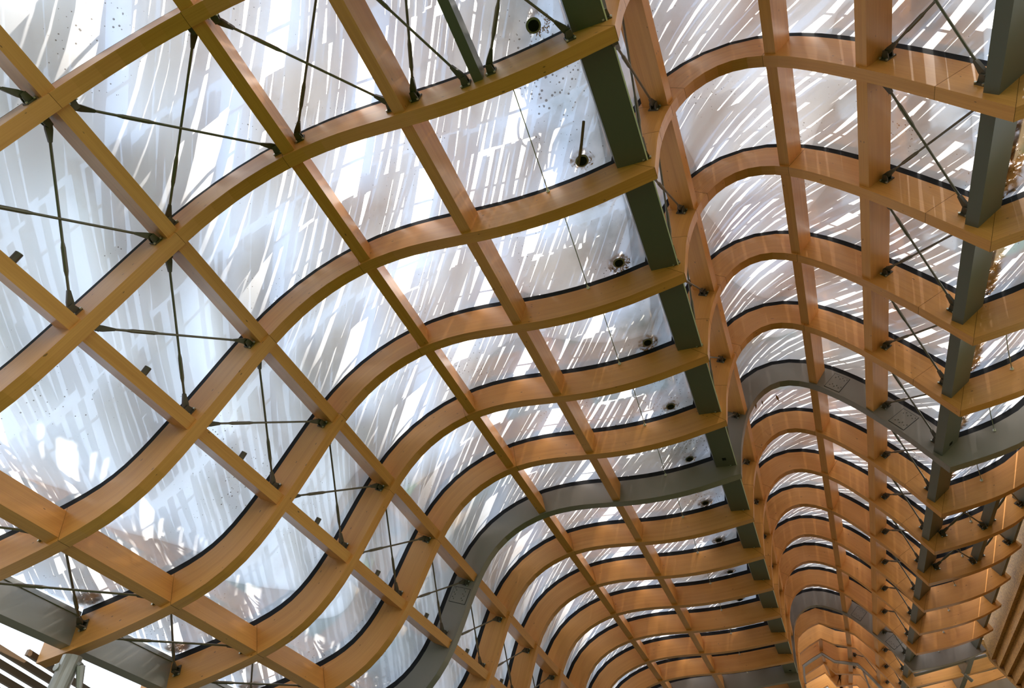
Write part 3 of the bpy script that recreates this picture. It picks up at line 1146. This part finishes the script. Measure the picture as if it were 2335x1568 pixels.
def tie(A, ka, sa, B, kb, sb, e):
    pa, ta, na = anchor(A, ka, sa, True, e)
    pb, tb, nb = anchor(B, kb, sb, False, e)
    d = (pb - pa).normalized()
    n = (na + nb)
    n = (n - d * n.dot(d)).normalized()
    side = d.cross(n).normalized()
    nm = 'before the first rib' if ka < 0 else 'beyond the %s rib' % ORD[ka]
    e_ = empty('tie_rod', pa, 'bronze tie rod from %s to %s, %s' % (NAMES[A], NAMES[B], nm), 'tie rod', 'diagonal tie rods')
    mb = MB()
    mb.tube(pa + d * 0.14, pb - d * 0.14, 0.0125, 8)
    part('rod', mb, ROD, e_, smooth=False)
    L = (pb - pa).length
    mb = MB()
    c = pb - d * (L * 0.27) if sa < sb else pa + d * (L * 0.27)
    mb.tube(c - d * 0.15, c - d * 0.11, 0.0135, 8, 0.019)
    mb.tube(c - d * 0.11, c + d * 0.11, 0.020, 8)
    mb.tube(c + d * 0.11, c + d * 0.15, 0.019, 8, 0.0135)
    part('turnbuckle', mb, ROD, e_)
    clevis(e_, pa, d, n, side)
    clevis(e_, pb, -d, n, side)
    bracket(e_, pa, ta, na, True)
    bracket(e_, pb, tb, nb, False)


CELLS = [('EV', 'PE', range(0, 9)), ('PD', 'PA', range(-1, 14)), ('PH', 'PI', range(0, 18)), ('G', 'PF', range(0, 13)),
         ('PA', 'PB', (0,)), ('PB', 'PC', (0,)), ('PC', 'ST', (0,)), ('ST', 'G', (0,)), ('PI', 'RS', (7, 8)), ('RS', 'RW', (7, 8)),
         ('PG', 'PH', (15, 16))]
for A, B, bays in CELLS:
    for k in bays:
        tie(A, k, 1, B, k + 1, -1, 0.118)
        tie(B, k, -1, A, k + 1, 1, 0.160)


# ------------------------------------------------------------------ short steel struts
def strut(name, run, k, x, z, w, e0, e1, label):
    mb = MB()
    q = []
    for kk, y in ((k, ynear(k) + RIB_T), (k + 1, ynear(k + 1))):
        u = locate(run, kk, x, z)
        p, tg, n = on_run(run, kk, u)
        h = w / 2
        q.append([W(p[0] + tg[0] * a + n[0] * b, y, p[1] + tg[1] * a + n[1] * b) for a, b in ((-h, e0), (h, e0), (h, e1), (-h, e1))])
    mb.hexa(*q)
    solo(name, mb, BEAM_STEEL, label, 'strut', None, origin=q[0][0])


strut('steel_strut', 'L', 0, -0.815, 3.97, 0.062, 0.10, 0.24, 'dark green-grey steel strut beyond the first rib, between last purlin and gutter beam')
for k in (7, 8):
    strut('steel_strut', 'RR', k, 2.645, 4.0, 0.055, 0.09, 0.20, 'short grey steel strut midway from valley beam to board wall, beyond the %s rib' % ORD[k])
for k in (6, 7, 8, 9, 10, 11, 12):
    strut('steel_strut', 'RR', k, 3.10, 4.2, 0.06, 0.07, 0.22, 'short grey steel strut against the board wall, beyond the %s rib' % ORD[k])
for k in (15, 16, 17):
    strut('timber_purlin', 'R', k, 0.82, 5.6, 0.075, 0.03, 0.24, 'short apex purlin under the folded far arch, beyond the %s rib' % ORD[k])
for o in list(C.objects):
    if o.name.startswith('timber_purlin') and 'apex' in o.get('label', ''):
        o.data.materials[0] = TIMBER
        o['category'] = 'purlin'

# ------------------------------------------------------------------ spotlights on the second purlin
for k in range(0, 10):
    ya = ynear(k) + RIB_T / 2 + 0.52
    a, tg, n = frame_at('L', k, upos('PD', k), 0.15, PW / 2, ya)
    b, _, _ = frame_at('L', k + 1, upos('PD', k + 1), 0.15, PW / 2, ya)
    c = a.lerp(b, 0.52)
    ax = (tg + Vector((0, -0.12, 0.0))).normalized()
    e = empty('spotlight', c, 'small bronze cylinder spotlight on the second purlin, beyond the %s rib' % ORD[k], 'spotlight', 'spotlights on the second purlin')
    mb = MB()
    mb.tube(c - ax * 0.004, c + ax * 0.02, 0.018, 10)
    part('mount', mb, FITTING, e)
    mb = MB()
    mb.tube(c + ax * 0.016, c + ax * 0.115, 0.034, 14)
    part('housing', mb, FITTING, e, )
    mb = MB()
    mb.tube(c + ax * 0.1155, c + ax * 0.118, 0.029, 14)
    part('lens', mb, PIN, e)

# ------------------------------------------------------------------ thin wires with white end fittings under the film
for k in range(0, 14):
    p, _, _ = frame_at('L', k, locate('L', k, -0.645, 3.95), 0.27, 0, ynear(k) + RIB_T + 0.004)
    q, _, n = frame_at('L', k + 1, locate('L', k + 1, -0.70, 3.95), 0.262, 0, ynear(k + 1) - 0.004)
    if k == 0:
        continue
    e = empty('wire', p, 'thin taut wire with white end clip near the gutter, beyond the %s rib' % ORD[k], 'wire', 'thin wires under the film')
    mb = MB()
    mb.tube(p, q, 0.006, 6)
    part('strand', mb, WIRE, e)
    mb = MB()
    d = (p - q).normalized()
    mb.tube(q, q + d * 0.05, 0.016, 8, 0.007)
    mb.tube(q + Vector((0, 0.004, 0)), q - Vector((0, 0.006, 0)), 0.022, 8)
    part('end_clip', mb, WHITE, e)
for k in range(2, 13):
    p, _, _ = frame_at('RR', k, locate('RR', k, 2.40, 3.6), 0.30, 0, ynear(k) + RIB_T + 0.004)
    q, _, n = frame_at('RR', k + 1, locate('RR', k + 1, 2.55, 3.8), 0.215, 0, ynear(k + 1) - 0.004)
    e = empty('wire', p, 'thin slack wire with white end clip past the valley beam, beyond the %s rib' % ORD[k], 'wire', 'thin wires under the film')
    m1 = p.lerp(q, 0.7) + n * 0.02
    mb = MB()
    mb.tube(p, m1, 0.006, 6)
    mb.tube(m1, q, 0.006, 6)
    part('strand', mb, WIRE, e)
    mb = MB()
    mb.tube(q + Vector((0, 0.004, 0)), q + Vector((0, -0.03, 0.012)), 0.024, 8, 0.010)
    part('end_clip', mb, WHITE, e)


# ------------------------------------------------------------------ drains, leaf litter, sticks and dead leaves on the film
def film_at(run, kf, x, z, h):
    k0 = int(math.floor(kf))
    t = kf - k0
    a, _, n1 = on_run(run, k0, locate(run, k0, x, z), FILM_E - 0.022 * math.sin(math.pi * t) + h)
    b, _, n2 = on_run(run, k0 + 1, locate(run, k0 + 1, x, z), FILM_E - 0.022 * math.sin(math.pi * t) + h)
    return W(a[0] + (b[0] - a[0]) * t, ynear(0) + RIB_T / 2 + kf, a[1] + (b[1] - a[1]) * t), Vector((n1[0], 0, n1[1])), Vector((n1[1], 0, -n1[0]))


def leaves(mb, c, tx, ty, nrm, rx, ry, count, size, rr, ring=0.0):
    for _ in range(count):
        t = rr.uniform(0, 2 * math.pi)
        r = math.sqrt(rr.uniform(ring * ring, 1))
        p = c + tx * (rx * r * math.cos(t)) + ty * (ry * r * math.sin(t)) + nrm * rr.uniform(0.0, 0.02)
        a = rr.uniform(0, 2 * math.pi)
        d = tx * math.cos(a) + ty * math.sin(a) + nrm * rr.uniform(-0.3, 0.3)
        s = tx * -math.sin(a) + ty * math.cos(a)
        L, w = size * rr.uniform(0.6, 1.4), size * rr.uniform(0.12, 0.4)
        mb.quad(p - d * L, p + s * w, p + d * L, p - s * w)


YV = Vector((0, 1, 0))
for k in range(0, 14):
    rr = random.Random(k + 5)
    kf = k + 0.85
    c, n, tg = film_at('L', kf, -0.36, 3.96, -0.004)
    bay = 'beyond the %s rib' % ORD[k]
    e = empty('drain_outlet', c, 'round black drain outlet in the film beside the gutter beam, %s' % bay, 'drain', 'drain outlets along the gutter')
    mb = MB()
    R0 = 0.052
    mb.tube(c - n * 0.02, c + n * 0.015, R0, 20)
    part('spigot', mb, DARK, e)
    mb = MB()
    for i in range(20):
        a0, a1 = 2 * math.pi * i / 20, 2 * math.pi * (i + 1) / 20
        P = [c - n * 0.012 + (tg * math.cos(a) + YV * math.sin(a)) * r for r, a in ((R0, a0), (R0 + 0.020, a0), (R0 + 0.020, a1), (R0, a1))]
        mb.quad(*P)
        mb.quad(*[p + n * 0.010 for p in P[::-1]])
    part('rim', mb, GALV, e)
    mb = MB()
    off = c + n * 0.012
    if k in (0,):
        leaves(mb, off + tg * 0.06, tg, YV, n, 0.10, 0.13, 120, 0.018, rr, 0.5)
    elif k in (2, 3, 6, 7):
        leaves(mb, off + YV * 0.03, tg, YV, n, 0.14, 0.15, 330, 0.022, rr)
    else:
        leaves(mb, off, tg, YV, n, 0.13, 0.13, 110, 0.022, rr, 0.4)
    solo('leaf_litter', mb, LITTER, 'clump of brown leaf litter round the gutter drain, %s' % bay, 'leaf litter', 'leaf litter at the drains', 'stuff')
for k in range(1, 9):
    rr = random.Random(k + 55)
    mb = MB()
    for q in range(7):
        c, n, tg = film_at('RR', k + 0.2 + q * 0.11, 2.20, 3.75, 0.008)
        leaves(mb, c, tg, YV, n, 0.17, 0.13, 150, 0.045, rr)
    solo('leaf_litter', mb, LITTER, 'bank of golden-brown leaf litter in the film valley, beyond the %s rib' % ORD[k], 'leaf litter', 'leaf litter in the valley', 'stuff')
for k in (2, 3, 4, 5):
    rr = random.Random(k + 155)
    mb = MB()
    c, n, tg = film_at('L', k + 0.86, -4.86, 1.95, 0.010)
    leaves(mb, c, tg, YV, n, 0.16, 0.14, 260, 0.035, rr)
    solo('leaf_litter', mb, LITTER, 'dark heap of leaf litter in the eave corner, beyond the %s rib' % ORD[k], 'leaf litter', 'leaf litter along the eave', 'stuff')
a, n, tg = film_at('L', 1.566, -0.25, 3.98, -0.012)
b, _, _ = film_at('L', 1.872, -0.40, 3.95, -0.012)
mb = MB()
mb.tube(a, a.lerp(b, 0.5) + tg * 0.006, 0.016, 7)
mb.tube(a.lerp(b, 0.5) + tg * 0.006, b, 0.017, 7)
solo('stick', mb, BARK, 'straight dark stick lying on the film by the drain, beyond the second rib', 'stick', origin=a)
for i, x in enumerate((0.66, 0.71, 0.81)):
    p, n, tg = film_at('R', 6.64 + 0.02 * i, x, 5.15 + 0.03 * i, -0.006)
    d = (YV * 0.9 - tg * (0.1 - 0.12 * i)).normalized()
    s = d.cross(n).normalized()
    L, w = (0.10, 0.075, 0.11)[i], (0.017, 0.013, 0.02)[i]
    pts = [(-1, 0), (-0.5, 0.8), (0.1, 1), (0.6, 0.6), (1, 0), (0.6, -0.5), (0.0, -0.9), (-0.5, -0.7)]
    top = [p + d * a * L + s * b * w + n * 0.004 for a, b in pts]
    bot = [q - n * 0.006 for q in top]
    mb = MB()
    mb.ngon(top)
    mb.ngon(bot[::-1])
    for q in range(len(pts)):
        r = (q + 1) % len(pts)
        mb.quad(bot[q], bot[r], top[r], top[q])
    solo('dead_leaf', mb, LITTER, 'dead leaf on the arch film beyond the grey steel rib, %s' % ('nearest the steep side', 'smallest, between two others', 'longest, nearest the crest')[i], 'leaf', 'three dead leaves on the arch film', origin=p)

# ------------------------------------------------------------------ strand board wall (lapped boards), end walls, soffit
XW = 3.225
boards = []
ztop = lambda y: 4.40 + 0.017 * (y - 12)
for i in range(12):
    mb = MB()
    h = 0.34 if i == 0 else 0.19
    off = 0 if i == 0 else 0.34 + 0.19 * (i - 1)

    def zz(y, o):
        return ztop(y) - o + 0.03 * (y - 13.0) * min(1.0, o)
    def yend(o):
        return 13.62 - max(0.0, o - 0.30) * 1.15
    ya = 6.6
    y1t, y1b = yend(off), yend(off + h)
    lap = 0.055
    up_ = 0.24 if i == 0 else 0.0
    A = [W(XW + lap, ya, zz(ya, off) + up_), W(XW + lap, y1t, zz(y1t, off) + up_), W(XW - 0.01, y1b, zz(y1b, off + h)), W(XW - 0.01, ya, zz(ya, off + h))]
    B = [p + Vector((0.12, 0, 0)) for p in A]
    mb.hexa(A, B)
    o = solo('wall_right', mb, OSB, None, None, kind='structure', origin=A[0])
mb = MB()
pts = [(13.66, ztop(13.6) + 0.02), (13.62, ztop(13.6) - 0.32), (12.2, ztop(13.6) - 1.55), (11.6, ztop(13.6) - 2.2)]
for (a, za), (b, zb) in zip(pts, pts[1:]):
    A = [W(XW - 0.02, a, za), W(XW + 0.10, a, za), W(XW + 0.10, a + 0.05, za), W(XW - 0.02, a + 0.05, za)]
    B = [W(XW - 0.02, b, zb), W(XW + 0.10, b, zb), W(XW + 0.10, b + 0.05, zb), W(XW - 0.02, b + 0.05, zb)]
    mb.hexa(A, B)
tag(solo('trim_1', mb, OSB, None, None, origin=mb.v[0]), kind='structure')
mb = MB()
A = [W(-6, 20.2, -1.2), W(9, 20.2, -1.2), W(9, 20.2, 7.2), W(-6, 20.2, 7.2)]
mb.hexa(A, [p + Vector((0, 0.2, 0)) for p in A])
tag(solo('wall_end', mb, SOFFIT, None, None, origin=A[0]), kind='structure')
mb = MB()
A = [W(2.9, Y0 + 15.3, 4.272), W(7.5, Y0 + 15.3, 4.98), W(7.5, Y0 + 15.3, 2.2), W(2.9, Y0 + 15.3, 2.2)]
mb.hexa(A, [p + Vector((0, 0.15, 0)) for p in A])
tag(solo('wall_far', mb, SOFFIT, None, None, origin=A[0]), kind='structure')
mb = MB()
A = [W(3.29, -4.0, 4.62), W(8.5, -4.0, 4.62), W(8.5, 13.75, 4.80), W(3.29, 13.75, 4.80)]
mb.hexa(A, [p + Vector((0, 0, 0.1)) for p in A])
tag(solo('ceiling', mb, SOFFIT, None, None, origin=A[0]), kind='structure')  # unseen slab added to keep sun off the board wall and rib ends

# rails and small spotlight under the far valley
for i, (ka, pa, pb) in enumerate(((13.4, (2.03, 4.085), (3.24, 4.26)), (14.6, (2.16, 4.235), (3.6, 4.41)))):
    mb = MB()
    mb.tube(W(pa[0], Y0 + ka, pa[1]), W(pb[0], Y0 + ka, pb[1]), 0.042, 10)
    solo('steel_rail', mb, STEEL, ('grey steel tube rail under the far steel rib, by the board wall', 'grey steel tube rail beyond the far steel rib, lower of two')[i], 'rail', origin=W(pa[0], Y0 + ka, pa[1]))
for k in (13, 14, 15):
    strut('steel_strut', 'RR', k, 2.95, 4.15, 0.10, 0.0, 0.22, 'wide grey steel strut over the tube rails, beyond the %s rib' % ORD[k])
c = W(2.86, Y0 + 13.75, 4.10)
e = empty('spotlight', c, 'small grey spotlight hung by the far tube rails near the board wall', 'spotlight')
ax = Vector((0.55, 0.2, -0.75)).normalized()
mb = MB()
mb.tube(c, c + ax * 0.20, 0.045, 12)
part('housing', mb, STEEL, e)
mb = MB()
mb.tube(c + ax * 0.201, c + ax * 0.206, 0.038, 12)
part('lens', mb, PIN, e)
mb = MB()
mb.tube(c - ax * 0.10, c, 0.012, 6)
part('mount', mb, STEEL, e)

# ------------------------------------------------------------------ glazed screen that hangs under the far folded ribs
pr = profile(16)
ys = ynear(16) + 0.03
ia = pr['idx'].index(('R', 6))
ib = pr['idx'].index(('R', NR - 1))
e = empty('glazed_screen', W(pr['W'][ia][0], ys, pr['W'][ia][1]), 'glazed screen with pale grey frame under the far folded arch', 'screen')
mb = MB()
strip_block(mb, 16, ia, ib, -0.05, -0.012, ynear(16) - 0.005, ynear(16) + 0.06)
part('head_rail', mb, GALV, e)
for q in (ia, pr['idx'].index(('R', 21)), ib):
    p = pr['W'][q]
    mb = MB()
    A = [W(p[0] + a * 0.016, ys + b * 0.022, p[1] - 0.03) for a, b in ((-1, -1), (1, -1), (1, 1), (-1, 1))]
    mb.hexa(A, [v - Vector((0, 0, 4.2)) for v in A])
    part('mullion', mb, GALV, e)
for i0, i1 in ((ia, pr['idx'].index(('R', 21))), (pr['idx'].index(('R', 21)), ib)):
    mb = MB()
    a, b = [pr['W'][i] for i in (i0, i1)]
    top = [W(pr['W'][i][0], ys, pr['W'][i][1] - 0.045) for i in range(i0, i1 + 1)]
    low = [W(a[0], ys, a[1] - 2.8), W(b[0], ys, b[1] - 2.8)]
    front = [low[0]] + top + [low[1]]
    back = [v + Vector((0, 0.012, 0)) for v in front]
    mb.ngon(front)
    mb.ngon(back[::-1])
    for q in range(len(front)):
        r = (q + 1) % len(front)
        mb.quad(front[q], back[q], back[r], front[r])
    part('pane', mb, GLASS, e)

# ------------------------------------------------------------------ columns with braces at the eave
for k in (1, 3, 5):
    top = W(-4.97, ynear(k) + RIB_T / 2, 1.865 + 0.0)
    if k != 3:
        top = W(-4.97 + 0.02 * (k - 3), ynear(k) + RIB_T / 2, 1.865 - 0.012 * (k - 3))
    foot = Vector((top.x, top.y, 0))
    e = empty('steel_column', foot, 'round light grey steel column under the eave end of the %s rib' % ORD[k], 'column', 'columns along the eave')
    mb = MB()
    mb.tube(foot, top + Vector((0, 0, -0.02)), 0.105, 20)
    part('shaft', mb, GALV, e, smooth=False)
    mb = MB()
    mb.tube(top + Vector((-0.03, -0.12, -0.16)), top + Vector((-0.03, -0.09, -0.16)), 0.04, 14)
    part('pin', mb, GALV, e)
    mb = MB()
    a = top + Vector((0.13, 0.05, -0.12))
    mb.tube(top + Vector((0.05, 0.03, -0.07)), a, 0.035, 8)
    mb.tube(a, a + Vector((0.05, 0.08, -0.26)), 0.045, 8, 0.028)
    part('clevis', mb, GALV, e)
    mb = MB()
    mb.tube(a + Vector((0.05, 0.08, -0.26)), Vector((top.x + 0.75, top.y + 0.9, 0.0)), 0.022, 8)
    part('brace', mb, GALV, e)
    mb = MB()
    mb.tube(Vector((top.x - 0.30, top.y + 0.16, 0)), top + Vector((-0.30, 0.16, -0.50)), 0.07, 14)
    mb.tube(top + Vector((-0.30, 0.16, -0.50)), top + Vector((-0.30, 0.16, -0.46)), 0.07, 14, 0.05)
    part('downpipe', mb, GALV, e)

# ------------------------------------------------------------------ slatted sun screen outside the eave
for i in range(9):
    mb = MB()
    z0 = 1.945 - 0.071 * i
    ya = (3.40, 3.12)[i] if i < 2 else 2.6
    x = -5.33 - 0.012 * i
    yb = 8.0
    zf = lambda y: z0 - 0.135 * (y - 3.2) + 0.004
    A = [W(x, ya, zf(ya)), W(x, ya, zf(ya) - 0.042), W(x - 0.03, ya, zf(ya) - 0.042), W(x - 0.03, ya, zf(ya))]
    B = [W(x, yb, zf(yb)), W(x, yb, zf(yb) - 0.042), W(x - 0.03, yb, zf(yb) - 0.042), W(x - 0.03, yb, zf(yb))]
    mb.hexa(A, B)
    solo('screen_slat', mb, TIMBER_DARK, 'dark brown timber slat of the sun screen outside the eave, %s from the top' % ORD[i], 'slat', 'sun screen slats', origin=A[0])

# ------------------------------------------------------------------ tree outside
rr = random.Random(3)
tb = Vector((-24.0, 16.2, -0.6))
e = empty('tree', tb, 'leafy green tree outside beyond the slatted screen', 'tree')
mb = MB()
mb.tube(tb, tb + Vector((0, 0, 6)), 0.25, 8, 0.12)
part('trunk', mb, BARK, e)
mb = MB()
for _ in range(1500):
    while True:
        p = Vector((rr.uniform(-1, 1), rr.uniform(-1, 1), rr.uniform(-1, 1)))
        if p.length < 1:
            break
    p = tb + Vector((p.x * 2.4, p.y * 2.4, 6.6 + p.z * 2.6))
    d = Vector((rr.uniform(-1, 1), rr.uniform(-1, 1), rr.uniform(-1, 1))).normalized() * 0.22
    s = d.orthogonal().normalized() * 0.11
    mb.quad(p - d, p + s, p + d, p - s)
part('crown', mb, LEAF, e)
